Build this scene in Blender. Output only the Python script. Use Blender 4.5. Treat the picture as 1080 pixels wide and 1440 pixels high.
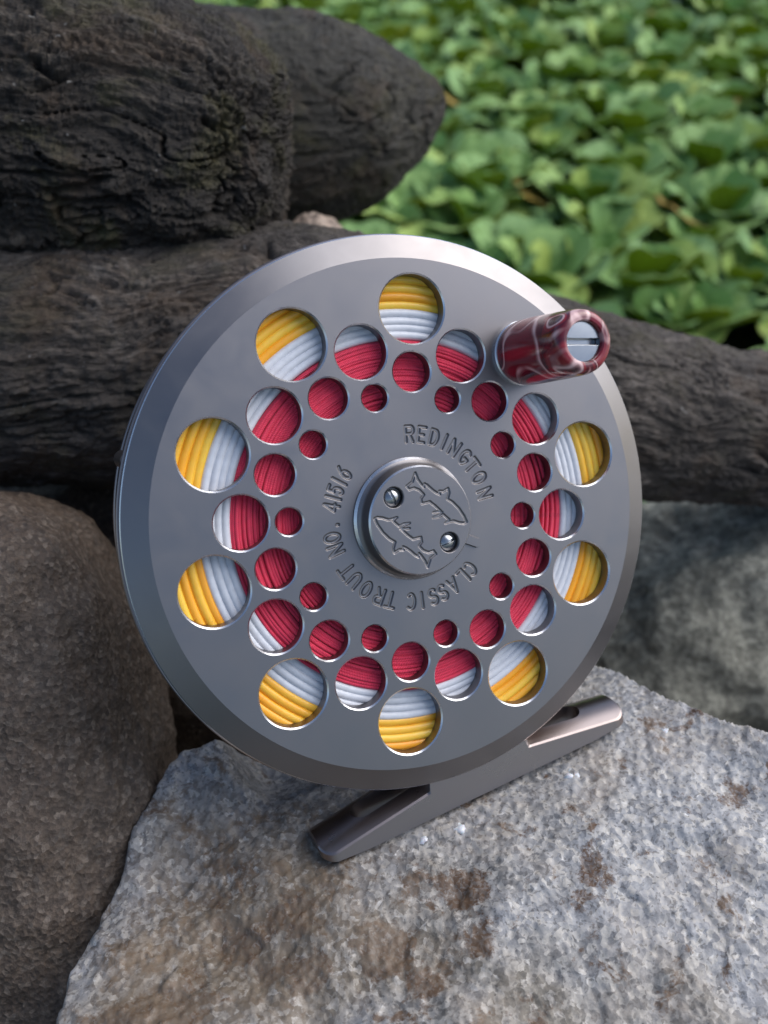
import bpy, bmesh, math, random
import numpy as np
from mathutils import Matrix, Vector
from mathutils.geometry import delaunay_2d_cdt

random.seed(7)
rng = np.random.default_rng(11)
scene = bpy.context.scene
for o in list(bpy.data.objects):
    bpy.data.objects.remove(o)
COL = scene.collection

# ------------------------------------------------------------------ camera, sky, sun, exposure
PITCH = math.radians(40.0)          # camera looks down at the reel on the rocks
CAM = np.array([0.0, 0.0, 0.37])    # metres above the water
FPX = 1294.6                        # focal length in photo pixels (1080 x 1440)
AX_R = np.array([1.0, 0, 0])
AX_F = np.array([0, math.cos(PITCH), -math.sin(PITCH)])
AX_U = np.array([0, math.sin(PITCH), math.cos(PITCH)])
cd = bpy.data.cameras.new('camera')
cam = bpy.data.objects.new('camera', cd)
COL.objects.link(cam)
cam.location = CAM
cam.rotation_euler = (math.pi / 2 - PITCH, 0, 0)
cd.sensor_fit = 'VERTICAL'
cd.sensor_height = 36.0
cd.sensor_width = 27.0
cd.lens = 36.0 * FPX / 1440
cd.clip_start = 0.005
cd.clip_end = 200
cd.dof.use_dof = True
cd.dof.focus_distance = 0.137
cd.dof.aperture_fstop = 19
scene.camera = cam

SUN_EL, SUN_AZ = math.radians(47), math.radians(74)     # azimuth clockwise from +Y (ahead of the camera)
world = bpy.data.worlds.new('World')
scene.world = world
world.use_nodes = True
wn = world.node_tree
bg = wn.nodes['Background']
sky = wn.nodes.new('ShaderNodeTexSky')
sky.sky_type = 'NISHITA'
sky.sun_disc = False
sky.sun_elevation = SUN_EL
sky.sun_rotation = SUN_AZ
sky.air_density = 1.0
sky.dust_density = 2.5
sky.ozone_density = 2.0
wn.links.new(sky.outputs[0], bg.inputs[0])
bg.inputs[1].default_value = 0.085
sd = bpy.data.lights.new('sun', 'SUN')
sun = bpy.data.objects.new('sun', sd)
COL.objects.link(sun)
sd.energy = 1.5
sd.angle = math.radians(72)
sd.color = (0.96, 0.97, 1.0)
sdir = Vector((math.sin(SUN_AZ) * math.cos(SUN_EL), math.cos(SUN_AZ) * math.cos(SUN_EL), math.sin(SUN_EL)))
sun.rotation_euler = sdir.to_track_quat('Z', 'Y').to_euler()
scene.view_settings.view_transform = 'Standard'
scene.view_settings.look = 'None'
scene.view_settings.gamma = 1
scene.view_settings.exposure = 0.92
scene.render.engine = 'CYCLES'
scene.cycles.use_denoising = True
scene.cycles.max_bounces = 8


def at(px, py, d):
    """world point seen at photo pixel (px,py) at camera depth d metres"""
    return CAM + d * (AX_F + (px - 540) / FPX * AX_R + (720 - py) / FPX * AX_U)


# ------------------------------------------------------------------ numpy noise
_perm = rng.permutation(256)
_perm = np.concatenate([_perm, _perm])
_g = rng.normal(size=(256, 3))
_g /= np.linalg.norm(_g, axis=1, keepdims=True)


def pnoise(P):
    P = np.asarray(P, float)
    i = np.floor(P).astype(int)
    f = P - i
    u = f * f * f * (f * (f * 6 - 15) + 10)
    i &= 255
    out = 0
    for dx in (0, 1):
        for dy in (0, 1):
            for dz in (0, 1):
                h = _perm[(_perm[(_perm[(i[:, 0] + dx) & 255] + i[:, 1] + dy) & 255] + i[:, 2] + dz) & 255]
                d = f - np.array([dx, dy, dz])
                w = (u[:, 0] if dx else 1 - u[:, 0]) * (u[:, 1] if dy else 1 - u[:, 1]) * (u[:, 2] if dz else 1 - u[:, 2])
                out = out + w * (_g[h] * d).sum(1)
    return out * 1.5


def fbm(P, octv=4, gain=0.5, lac=2.03):
    P = np.asarray(P, float)
    a, s = 1.0, 0
    for k in range(octv):
        s = s + a * pnoise(P + 17.3 * k)
        P = P * lac
        a *= gain
    return s


def worley(P):
    P = np.asarray(P, float)
    i = np.floor(P).astype(int)
    best = np.full(len(P), 9.0)
    val = np.zeros(len(P))
    for dx in (-1, 0, 1):
        for dy in (-1, 0, 1):
            for dz in (-1, 0, 1):
                c = i + np.array([dx, dy, dz])
                h = _perm[(_perm[(_perm[c[:, 0] & 255] + c[:, 1]) & 255] + c[:, 2]) & 255]
                q = c + 0.5 + 0.45 * _g[h]
                d = ((P - q) ** 2).sum(1)
                m = d < best
                best = np.where(m, d, best)
                val = np.where(m, h / 255.0, val)
    return np.sqrt(best), val


def sstep(a, b, x):
    t = np.clip((x - a) / (b - a), 0, 1)
    return t * t * (3 - 2 * t)


# ------------------------------------------------------------------ object helpers
def setp(o, label=None, cat=None, group=None, kind=None):
    if label: o['label'] = label
    if cat: o['category'] = cat
    if group: o['group'] = group
    if kind: o['kind'] = kind
    return o


def link(name, me, mats, parent=None):
    o = bpy.data.objects.new(name, me)
    COL.objects.link(o)
    if mats is not None:
        for m in (mats if isinstance(mats, (list, tuple)) else [mats]):
            if m.name not in [x.name for x in me.materials]:
                me.materials.append(m)
    o.parent = parent
    return o


def empty(name, loc=(0, 0, 0), rot=None):
    o = bpy.data.objects.new(name, None)
    COL.objects.link(o)
    o.empty_display_size = 0.01
    if rot is not None:
        o.matrix_world = rot
    else:
        o.location = loc
    return o


class MB:
    """collects pieces (verts, faces, smooth flag, material index) into one mesh"""
    def __init__(self):
        self.v, self.f, self.s, self.m, self.n = [], [], [], [], 0

    def add(self, V, F, smooth=True, mat=0):
        V = np.asarray(V, float)
        self.v.append(V)
        for f in F:
            self.f.append([int(i) + self.n for i in f])
            self.s.append(smooth)
            self.m.append(mat)
        self.n += len(V)

    def grid(self, V, nu, nv, cu=False, cv=False, smooth=True, mat=0, flip=False):
        i = np.arange(nu if cu else nu - 1)[:, None]
        j = np.arange(nv if cv else nv - 1)[None, :]
        a = i * nv + j
        b = ((i + 1) % nu) * nv + j
        c = ((i + 1) % nu) * nv + (j + 1) % nv
        d = i * nv + (j + 1) % nv
        F = np.stack([a, b, c, d], -1).reshape(-1, 4)
        if flip:
            F = F[:, ::-1]
        self.v.append(np.asarray(V, float))
        self.f.extend((F + self.n).tolist())
        self.s.extend([smooth] * len(F))
        self.m.extend([mat] * len(F))
        self.n += len(V)

    def lathe(self, prof, n=96, c=(0, 0), smooth=True, mat=0, sharp=True):
        """prof: list of (r,z); each segment separate when sharp, so edges stay crisp"""
        t = np.linspace(0, 2 * np.pi, n, endpoint=False)
        segs = [prof[k:k + 2] for k in range(len(prof) - 1)] if sharp else [prof]
        for sg in segs:
            V = np.array([[c[0] + r * math.cos(a), c[1] + r * math.sin(a), z] for a in t for r, z in sg])
            self.grid(V, n, len(sg), cu=True, smooth=smooth, mat=mat)

    def build(self, name, mats, parent=None, scale=1.0):
        me = bpy.data.meshes.new(name)
        V = np.concatenate(self.v) * scale
        me.from_pydata(V.tolist(), [], self.f)
        me.polygons.foreach_set('use_smooth', self.s)
        me.polygons.foreach_set('material_index', self.m)
        me.update()
        return link(name, me, mats, parent)


# ------------------------------------------------------------------ material helpers
def mat(name):
    m = bpy.data.materials.new(name)
    m.use_nodes = True
    nt = m.node_tree
    p = nt.nodes['Principled BSDF']
    return m, nt, p


def nd(nt, t, **kw):
    n = nt.nodes.new('ShaderNode' + t)
    for k, v in kw.items():
        k2 = k.replace('_', ' ')
        s = next((i for i in n.inputs if i.name.lower() == k2.lower()), None)
        if s is None:
            setattr(n, k, v)
            continue
        if isinstance(v, bpy.types.NodeSocket):
            nt.links.new(v, s)
        else:
            s.default_value = v
    return n


def ramp(nt, fac, stops, interp='LINEAR'):
    n = nt.nodes.new('ShaderNodeValToRGB')
    cr = n.color_ramp
    cr.interpolation = interp
    while len(cr.elements) < len(stops):
        cr.elements.new(0.5)
    for e, (p, c) in zip(cr.elements, stops):
        e.position = p
        e.color = (c, c, c, 1) if not isinstance(c, (tuple, list)) else (*c, 1)
    nt.links.new(fac, n.inputs[0])
    return n.outputs[0]


def mix(nt, a, b, fac, blend='MIX'):
    n = nt.nodes.new('ShaderNodeMix')
    n.data_type = 'RGBA'
    n.blend_type = blend
    for v, s in ((fac, n.inputs[0]), (a, n.inputs[6]), (b, n.inputs[7])):
        if isinstance(v, bpy.types.NodeSocket):
            nt.links.new(v, s)
        else:
            s.default_value = (*v, 1) if isinstance(v, (tuple, list)) else v
    return n.outputs[2]


def math_n(nt, op, a, b=0.0, c=0.0):
    n = nt.nodes.new('ShaderNodeMath')
    n.operation = op
    for v, s in zip((a, b, c), n.inputs):
        if isinstance(v, bpy.types.NodeSocket):
            nt.links.new(v, s)
        else:
            s.default_value = v
    return n.outputs[0]


def coords(nt, scale=(1, 1, 1), attr=None):
    if attr:
        t = nt.nodes.new('ShaderNodeAttribute')
        t.attribute_name = attr
        src = t.outputs['Vector']
    else:
        t = nt.nodes.new('ShaderNodeTexCoord')
        src = t.outputs['Object']
    mp = nt.nodes.new('ShaderNodeMapping')
    mp.inputs['Scale'].default_value = scale
    nt.links.new(src, mp.inputs[0])
    return mp.outputs[0]


def noise(nt, vec, scale, detail=4, rough=0.55, dist=0.0):
    return nd(nt, 'TexNoise', vector=vec, scale=scale, detail=detail, roughness=rough, distortion=dist).outputs['Fac']


def bump(nt, p, h, strength, dist, prev=None):
    b = nd(nt, 'Bump', height=h, strength=strength, distance=dist)
    if prev is not None:
        nt.links.new(prev, b.inputs['Normal'])
    nt.links.new(b.outputs[0], p.inputs['Normal'])
    return b.outputs[0]


def metal(name, col, rough, grain=0.02):
    m, nt, p = mat(name)
    v = coords(nt)
    n1 = noise(nt, v, 60, 3)
    n2 = noise(nt, v, 5200, 2)
    p.inputs['Metallic'].default_value = 1
    c = mix(nt, tuple(x * 0.93 for x in col), tuple(min(1, x * 1.06) for x in col), n1)
    nt.links.new(c, p.inputs['Base Color'])
    nt.links.new(ramp(nt, noise(nt, v, 130, 8, 0.65, 0.6), [(0.3, rough - 0.05), (0.7, rough + 0.06)]), p.inputs['Roughness'])
    bump(nt, p, n2, grain, 0.0001)
    return m


M_FACE = metal('blasted_gunmetal', (0.255, 0.240, 0.238), 0.39, 0.05)
M_BRIGHT = metal('machined_edge', (0.72, 0.71, 0.72), 0.26, 0.01)
M_FRAME = metal('satin_frame', (0.29, 0.245, 0.232), 0.3)
M_SCREW = metal('polished_screw', (0.38, 0.39, 0.40), 0.24, 0.005)


def mat_line(name, col, rough, sss=0.0, weave=False, col2=None):
    m, nt, p = mat(name)
    v = coords(nt)
    n1 = noise(nt, v, 900, 3)
    c = mix(nt, col, col2 or tuple(x * 0.8 for x in col), ramp(nt, n1, [(0.35, 0.0), (0.7, 1.0)]))
    p.inputs['Roughness'].default_value = rough
    if weave:
        a = coords(nt, attr='coil')
        w1 = nd(nt, 'TexWave', vector=a, scale=1.0, distortion=0.6, detail=1.0)
        w1.bands_direction = 'DIAGONAL'
        c = mix(nt, c, tuple(min(1, x * 1.7 + 0.03) for x in col), ramp(nt, w1.outputs['Fac'], [(0.45, 0.0), (1.0, 0.55)]))
        bump(nt, p, w1.outputs['Fac'], 0.6, 0.00012)
        p.inputs['Sheen Weight'].default_value = 0.15
    else:
        bump(nt, p, n1, 0.05, 0.0001)
    nt.links.new(c, p.inputs['Base Color'])
    if sss:
        p.inputs['Subsurface Weight'].default_value = sss
        p.inputs['Subsurface Radius'].default_value = (1.0, 0.45, 0.1)
        p.inputs['Subsurface Scale'].default_value = 0.0012
    return m


M_RED = mat_line('red_braided_backing', (0.85, 0.03, 0.085), 0.6, weave=True)
M_PALE = mat_line('pale_grey_line', (0.70, 0.72, 0.76), 0.35, col2=(0.62, 0.64, 0.68))
M_YEL = mat_line('yellow_line', (1.0, 0.62, 0.075), 0.32, sss=0.2, col2=(1.0, 0.56, 0.05))
_nt = M_YEL.node_tree
_a = coords(_nt, (0.03, 0.0, 1.3), attr='coil')
_p = _nt.nodes['Principled BSDF']
_src = _p.inputs['Base Color'].links[0].from_socket
_nt.links.new(mix(_nt, _src, (1.0, 0.36, 0.012), ramp(_nt, noise(_nt, _a, 1.0, 2), [(0.46, 0.0), (0.60, 0.8)])), _p.inputs['Base Color'])


def mat_resin():
    m, nt, p = mat('marbled_red_resin')
    v = coords(nt)
    warp = nd(nt, 'TexNoise', vector=v, scale=85, detail=1.0)
    add = nd(nt, 'VectorMath', operation='MULTIPLY_ADD')
    nt.links.new(warp.outputs['Color'], add.inputs[0])
    add.inputs[1].default_value = (0.020, 0.020, 0.03)
    nt.links.new(v, add.inputs[2])
    st = nd(nt, 'Mapping', vector=add.outputs[0])
    st.inputs['Scale'].default_value = (1, 1, 0.4)
    n1 = noise(nt, st.outputs[0], 105, 1.0, 0.35, 0.5)
    body = ramp(nt, n1, [(0.30, (0.13, 0.006, 0.016)), (0.44, (0.06, 0.003, 0.011)), (0.50, (0.30, 0.018, 0.024)), (0.55, (0.08, 0.004, 0.012)), (0.70, (0.25, 0.013, 0.022))])
    band = math_n(nt, 'PINGPONG', math_n(nt, 'MULTIPLY', n1, 6.5), 0.5)
    line = ramp(nt, band, [(0.0, 1.0), (0.06, 0.75), (0.10, 0.3), (0.17, 0.0)])
    n3 = noise(nt, v, 110, 2)
    line2 = math_n(nt, 'MULTIPLY', line, ramp(nt, n3, [(0.38, 0.15), (0.48, 0.95)]))
    c = mix(nt, body, (0.78, 0.50, 0.47), line2)
    blob = ramp(nt, noise(nt, add.outputs[0], 130, 1, 0.3), [(0.68, 0.0), (0.70, 1.0)])
    c = mix(nt, c, (0.70, 0.33, 0.28), blob)
    nt.links.new(c, p.inputs['Base Color'])
    p.inputs['Roughness'].default_value = 0.22
    p.inputs['Coat Weight'].default_value = 0.4
    p.inputs['Coat Roughness'].default_value = 0.12
    return m


M_RESIN = mat_resin()


def mat_granite():
    m, nt, p = mat('granite')
    v = coords(nt)
    wv = nd(nt, 'TexNoise', vector=v, scale=700, detail=2)
    ad = nd(nt, 'VectorMath', operation='MULTIPLY_ADD')
    nt.links.new(wv.outputs['Color'], ad.inputs[0])
    ad.inputs[1].default_value = (0.0014,) * 3
    nt.links.new(v, ad.inputs[2])
    v1 = nd(nt, 'TexVoronoi', vector=ad.outputs[0], scale=1050)
    sep = nd(nt, 'SeparateColor')
    nt.links.new(v1.outputs['Color'], sep.inputs[0])
    r1 = sep.outputs[0]
    v2 = nd(nt, 'TexVoronoi', vector=ad.outputs[0], scale=2600)
    sep2 = nd(nt, 'SeparateColor')
    nt.links.new(v2.outputs['Color'], sep2.inputs[0])
    r2 = sep2.outputs[1]
    nz_ = noise(nt, v, 1500, 6, 0.7)
    r1 = math_n(nt, 'ADD', math_n(nt, 'MULTIPLY', r1, 0.64), math_n(nt, 'MULTIPLY', ramp(nt, nz_, [(0.3, 0.0), (0.7, 1.0)]), 0.36))
    pale = ramp(nt, r1, [(0.0, (0.09, 0.09, 0.095)), (0.2, (0.20, 0.205, 0.215)), (0.5, (0.335, 0.335, 0.34)), (0.78, (0.42, 0.395, 0.355)), (1.0, (0.64, 0.64, 0.64))])
    dark = ramp(nt, r1, [(0.0, (0.07, 0.06, 0.05)), (0.4, (0.17, 0.15, 0.12)), (0.75, (0.29, 0.265, 0.23)), (1.0, (0.42, 0.40, 0.37))])
    big = noise(nt, v, 26, 6, 0.62)
    c = mix(nt, dark, pale, ramp(nt, big, [(0.38, 0.0), (0.55, 1.0)]))
    specks = ramp(nt, r2, [(0.0, 1.0), (0.10, 0.9), (0.14, 0.0)])
    c = mix(nt, c, (0.05, 0.045, 0.04), math_n(nt, 'MULTIPLY', specks, 0.55))
    # rust stains with a shape of their own
    sa = nt.nodes.new('ShaderNodeAttribute'); sa.attribute_name = 'stain'
    ua = nt.nodes.new('ShaderNodeAttribute'); ua.attribute_name = 'umber'
    rn = noise(nt, v, 150, 7, 0.72, 0.3)
    rs_ = math_n(nt, 'ADD', math_n(nt, 'MULTIPLY', sa.outputs['Fac'], 0.27), math_n(nt, 'MULTIPLY_ADD', rn, 1.7, -0.36))
    rs_ = math_n(nt, 'ADD', math_n(nt, 'MULTIPLY', ua.outputs['Fac'], 0.05), rs_)
    rm = math_n(nt, 'MULTIPLY', ramp(nt, rs_, [(0.62, 0.0), (0.71, 1.0)]), ramp(nt, r2, [(0.1, 0.45), (0.6, 0.95)]))
    c = mix(nt, c, (0.085, 0.042, 0.018), rm)
    um = math_n(nt, 'MULTIPLY', ramp(nt, math_n(nt, 'ADD', ua.outputs['Fac'], math_n(nt, 'SUBTRACT', rn, 0.5)), [(0.25, 0.0), (0.85, 0.85)]), ramp(nt, r1, [(0.2, 1.0), (0.9, 0.25)]))
    c = mix(nt, c, (0.13, 0.10, 0.07), um)
    tan = ramp(nt, noise(nt, v, 70, 5, 0.6), [(0.5, 0.0), (0.72, 0.55)])
    c = mix(nt, c, (0.30, 0.22, 0.14), math_n(nt, 'MULTIPLY', tan, 0.6))
    nt.links.new(c, p.inputs['Base Color'])
    nt.links.new(ramp(nt, r1, [(0.0, 0.65), (0.7, 0.5), (1.0, 0.28)]), p.inputs['Roughness'])
    b = bump(nt, p, v1.outputs['Distance'], 0.18, 0.0004)
    bump(nt, p, noise(nt, v, 3500, 3), 0.22, 0.0002, b)
    return m


def mat_rock(name, c1, c2, c3, scale, spk, rough=0.75, big=30):
    m, nt, p = mat(name)
    v = coords(nt)
    n1 = noise(nt, v, big, 6, 0.62)
    n2 = noise(nt, v, scale, 5, 0.7)
    c = mix(nt, c1, c2, ramp(nt, n1, [(0.35, 0.0), (0.65, 1.0)]))
    vo = nd(nt, 'TexVoronoi', vector=v, scale=scale * 1.4)
    sep = nd(nt, 'SeparateColor')
    nt.links.new(vo.outputs['Color'], sep.inputs[0])
    c = mix(nt, c, c3, math_n(nt, 'MULTIPLY', ramp(nt, sep.outputs[0], [(0.55, 0.0), (1.0, 1.0)]), spk))
    c = mix(nt, c, (0.0, 0.0, 0.0), math_n(nt, 'MULTIPLY', ramp(nt, sep.outputs[1], [(0.5, 0.0), (1.0, 1.0)]), spk * 0.9))
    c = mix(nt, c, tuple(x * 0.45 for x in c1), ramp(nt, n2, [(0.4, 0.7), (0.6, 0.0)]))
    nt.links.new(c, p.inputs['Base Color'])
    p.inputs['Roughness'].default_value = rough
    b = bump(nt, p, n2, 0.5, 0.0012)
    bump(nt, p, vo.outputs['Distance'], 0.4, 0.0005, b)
    return m


def mat_wood(name, c_dark, c_mid, c_light, moss=0.3):
    m, nt, p = mat(name)
    a = coords(nt, attr='grain')        # x along the log, y and z round it, metres
    a1 = nd(nt, 'Mapping', vector=a)
    a1.inputs['Scale'].default_value = (1, 4, 4)
    n1 = noise(nt, a1.outputs[0], 210, 9, 0.7, 0.4)
    n2 = noise(nt, a, 45, 5, 0.6)
    a2 = nd(nt, 'Mapping', vector=a)
    a2.inputs['Scale'].default_value = (1, 3.2, 3.2)
    n3 = noise(nt, a2.outputs[0], 620, 4, 0.7, 0.3)
    c = ramp(nt, n1, [(0.28, c_dark), (0.5, c_mid), (0.75, c_light)])
    c = mix(nt, c, tuple(x * 0.55 for x in c_mid), ramp(nt, n2, [(0.42, 0.8), (0.6, 0.0)]))
    c = mix(nt, c, (0.085, 0.075, 0.028), math_n(nt, 'MULTIPLY', ramp(nt, noise(nt, a, 75, 5, 0.7), [(0.52, 0.0), (0.68, 1.0)]), moss))
    c = mix(nt, c, (0.10, 0.062, 0.035), math_n(nt, 'MULTIPLY', ramp(nt, noise(nt, a, 52, 4, 0.65), [(0.52, 0.0), (0.66, 1.0)]), 0.55))
    fl = ramp(nt, noise(nt, a, 620, 2, 0.5), [(0.735, 0.0), (0.77, 1.0)])
    c = mix(nt, c, (0.30, 0.29, 0.27), math_n(nt, 'MULTIPLY', fl, 0.8))
    nt.links.new(c, p.inputs['Base Color'])
    nt.links.new(ramp(nt, n3, [(0.3, 0.82), (0.7, 0.55)]), p.inputs['Roughness'])
    b = bump(nt, p, n1, 0.9, 0.0022)
    bump(nt, p, n3, 0.8, 0.0008, b)
    return m


def mat_leaf(name, cols, rough, trans):
    m, nt, p = mat(name)
    oi = nt.nodes.new('ShaderNodeObjectInfo')
    c = ramp(nt, oi.outputs['Random'], cols)
    v = coords(nt)
    c = mix(nt, c, tuple(x * 0.7 for x in cols[0][1]), ramp(nt, noise(nt, v, 60, 4), [(0.4, 0.0), (0.75, 0.7)]))
    a = coords(nt, attr='leafuv')
    sx = nd(nt, 'SeparateXYZ', vector=a)
    vein = nd(nt, 'TexWave', vector=a, scale=1.5, distortion=0.3, detail=1.0)
    vein.bands_direction = 'X'
    vf = ramp(nt, vein.outputs['Fac'], [(0.75, 0.0), (1.0, 0.35)])
    c = mix(nt, c, tuple(min(1, x * 1.35 + 0.02) for x in cols[-1][1]), vf)
    nt.links.new(c, p.inputs['Base Color'])
    p.inputs['Roughness'].default_value = rough
    p.inputs['Sheen Weight'].default_value = 0.1
    p.inputs['Sheen Roughness'].default_value = 0.5
    b = bump(nt, p, noise(nt, v, 900, 3), 0.35, 0.0008)
    bump(nt, p, vein.outputs['Fac'], 0.35, 0.0012, b)
    tr = nt.nodes.new('ShaderNodeBsdfTranslucent')
    nt.links.new(mix(nt, c, (0.26, 0.34, 0.02), 0.6), tr.inputs[0])
    ms = nt.nodes.new('ShaderNodeMixShader')
    ms.inputs[0].default_value = trans
    nt.links.new(p.outputs[0], ms.inputs[1])
    nt.links.new(tr.outputs[0], ms.inputs[2])
    nt.links.new(ms.outputs[0], nt.nodes['Material Output'].inputs[0])
    return m


# ------------------------------------------------------------------ reel pose (solved from the hole pattern)
RL = np.array([[0.9417666, 0.0009599, 0.3362658], [0.0234791, 0.9973676, -0.0686041], [-0.3354464, 0.0725043, 0.9392650]])
TL = np.array([4.127, -0.958, -137.849]) * 0.001
W3 = np.stack([AX_R, AX_U, -AX_F], 1)
RW = W3 @ RL
TW = CAM + W3 @ TL
REEL_M = Matrix([[*RW[i], TW[i]] for i in range(3)] + [[0, 0, 0, 1]])


def reel_pt(x, y, z):
    return TW + RW @ (np.array([x, y, z]) * 0.001)


def face_xy(px, py, z=0.0):
    """local millimetres on the reel plane z seen at a photo pixel"""
    d = np.array([(px - 540) / FPX, (720 - py) / FPX, -1.0])
    n = RL[:, 2]
    o = TL * 1000 + n * z
    X = d * (n @ o) / (n @ d)
    return (RL.T @ (X - TL * 1000))[:2]


# ------------------------------------------------------------------ SETTING: water
M_WATER, nt, p = mat('dark_pond_water')
p.inputs['Base Color'].default_value = (0.012, 0.018, 0.010, 1)
p.inputs['Roughness'].default_value = 0.12
bump(nt, p, noise(nt, coords(nt), 30, 3), 0.15, 0.004)
mb = MB()
g = np.linspace(-30, 30, 21)
mb.grid(np.array([[x, y, 0.0] for x in g for y in g + 20]), 21, 21)
setp(mb.build('water', M_WATER), kind='structure')


# ------------------------------------------------------------------ rocks
def boulder(name, c, ax, radii, mats, nu, nv, disp, power=2.0, seed=0, big=0.12):
    """closed rounded rock: superellipsoid in its own axes with layered relief (metres)"""
    u = np.linspace(0, 2 * np.pi, nu, endpoint=False)
    w = np.linspace(-np.pi / 2, np.pi / 2, nv)
    U, V = np.meshgrid(u, w, indexing='ij')
    D = np.stack([np.cos(V) * np.cos(U), np.cos(V) * np.sin(U), np.sin(V)], -1).reshape(-1, 3)
    rr = (np.abs(D) ** power).sum(1) ** (-1 / power)
    B = D * rr[:, None]
    k = 1 + big * fbm(B * 1.3 + seed * 7.1, 3)
    L = B * np.array(radii) * k[:, None]
    L = L + D * (disp[0] * fbm(L * disp[1] + seed, 4) + disp[2] * fbm(L * disp[3] + seed, 3))[:, None]
    X = L @ np.array(ax)
    mb = MB()
    mb.grid(X, nu, nv, cu=True)
    o = mb.build(name, mats)
    o.location = c
    return o


def basis(xdir, zdir=(0, 0, 1)):
    x = np.array(xdir, float); x /= np.linalg.norm(x)
    z = np.array(zdir, float); z -= x * (z @ x); z /= np.linalg.norm(z)
    y = np.cross(z, x)
    return np.stack([x, y, z])


# front granite block: height field with a crest under the reel foot
FOOT_ANG = math.radians(17.7)
fu = np.array([math.cos(FOOT_ANG), math.sin(FOOT_ANG)])
fv = np.array([math.sin(FOOT_ANG), -math.cos(FOOT_ANG)])
FA = reel_pt(*(fu * -27 + fv * 47.4), -3.0)
FB = reel_pt(*(fu * 27 + fv * 47.4), -3.0)
e2 = (FB - FA)[:2]; elen = np.linalg.norm(e2); e2 = e2 / elen
b2 = np.array([-e2[1], e2[0]])


def rock_plane(q, s):
    """q along the foot line (m), s away from the camera (m) -> height before relief"""
    z = FA[2] + (FB[2] - FA[2]) * np.clip(q / elen, -0.3, 1.5)
    g_ = -6.2 * ((s + 0.016) ** 2 - 0.016 ** 2)
    g_ = np.where(s < -0.06, -6.2 * (0.044 ** 2 - 0.016 ** 2) + 0.55 * (s + 0.06), g_)
    return z + g_


P_ = at(268, 968, 0.172)
qP, sP = (P_[:2] - FA[:2]) @ e2, (P_[:2] - FA[:2]) @ b2
RISE = P_[2] - rock_plane(qP, sP)


def rock_surf(q, s):
    return rock_plane(q, s) + RISE * sstep(-0.001, qP, q) * sstep(0.010, sP, s)


def plane_hit(px, py):
    for t in np.arange(0.09, 0.4, 0.0003):
        P = at(px, py, t)
        d_ = P[:2] - FA[:2]
        if rock_surf(d_ @ e2, d_ @ b2) >= P[2]:
            return d_ @ e2, d_ @ b2
    return None


RIDGE = sorted(h for h in (plane_hit(*p_) for p_ in ((790, 918), (860, 938), (930, 975), (1000, 1003), (1080, 1030), (1200, 1085))) if h)


def ridge_s(q):
    # back edge of the block as the photo shows it; level behind the reel
    return np.interp(q, [-0.06] + [h[0] for h in RIDGE], [RIDGE[0][1] * 1.6] + [h[1] for h in RIDGE])


gq = np.concatenate([np.linspace(-0.16, -0.07, 30)[:-1], np.linspace(-0.07, 0.125, 540), np.linspace(0.125, 0.2, 20)[1:]])
gs = np.concatenate([np.linspace(-0.22, -0.085, 30)[:-1], np.linspace(-0.085, 0.06, 400), np.linspace(0.06, 0.09, 30)[1:]])
Q, S = np.meshgrid(gq, gs, indexing='ij')
q, s = Q.ravel(), S.ravel()
XY = FA[:2] + q[:, None] * e2 + s[:, None] * b2
P3 = np.column_stack([XY, np.zeros(len(XY))])
wob = 0.002 * fbm(P3 * 60, 4)
over = s - ridge_s(q) + wob
z = rock_surf(q, s)
z = z - 2.2 * np.maximum(over, 0) - 0.0 * over
LEFT = sorted(((h[1], h[0]) for h in (plane_hit(*p_) for p_ in ((275, 1005), (235, 1080), (200, 1140), (165, 1220), (120, 1310), (70, 1440), (30, 1540))) if h))
lft = np.interp(s, [h[0] for h in LEFT], [h[1] for h in LEFT]) + wob        # drops into the crevice on the left
z = z - 3.0 * np.maximum(lft - q, 0) - 20.0 * np.maximum(lft + 0.006 - q, 0) ** 2
P3 = np.column_stack([XY, z])
near = np.exp(-(np.clip(np.abs(s) - 0.004, 0, 1) / 0.012) ** 2) * sstep(-0.02, 0.0, q) * (1 - sstep(elen, elen + 0.02, q))
z = z + (0.0030 * fbm(P3 * 38, 4) - 0.0005) * (1 - 0.75 * near)
d1, c1 = worley(P3 * 1250 + 0.5 * pnoise(P3 * 800)[:, None])
d2, c2 = worley(P3 * 260)
z = z + 0.00022 * (c1 - 0.5) + 0.00016 * (0.6 - d1) + 0.0005 * (c2 - 0.5) + 0.00022 * fbm(P3 * 1100, 2)
z = z - 0.0006
gr = MB()
nq, ns = len(gq), len(gs)
V = np.column_stack([XY, z])
gr.grid(V, nq, ns)
# close the block: skirt down to below the water and a bottom
idx = np.arange(nq * ns).reshape(nq, ns)
loop = np.concatenate([idx[:, 0], idx[-1, 1:], idx[-2::-1, -1], idx[0, -2:0:-1]])
Vb = V[loop].copy(); Vt = Vb.copy(); Vb[:, 2] = -0.03
nL = len(loop)
gr.add(np.concatenate([Vt, Vb]), [[i, nL + i, nL + (i + 1) % nL, (i + 1) % nL] for i in range(nL)], smooth=False)
M_GRAN = mat_granite()
granite = gr.build('granite_boulder', M_GRAN)
TOPN = nq * ns


def on_rock0(px, py):
    for t in np.arange(0.08, 0.3, 0.0006):
        P = at(px, py, t)
        if TOPZ[((TOPXY - P[:2]) ** 2).sum(1).argmin()] >= P[2]:
            return P


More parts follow.
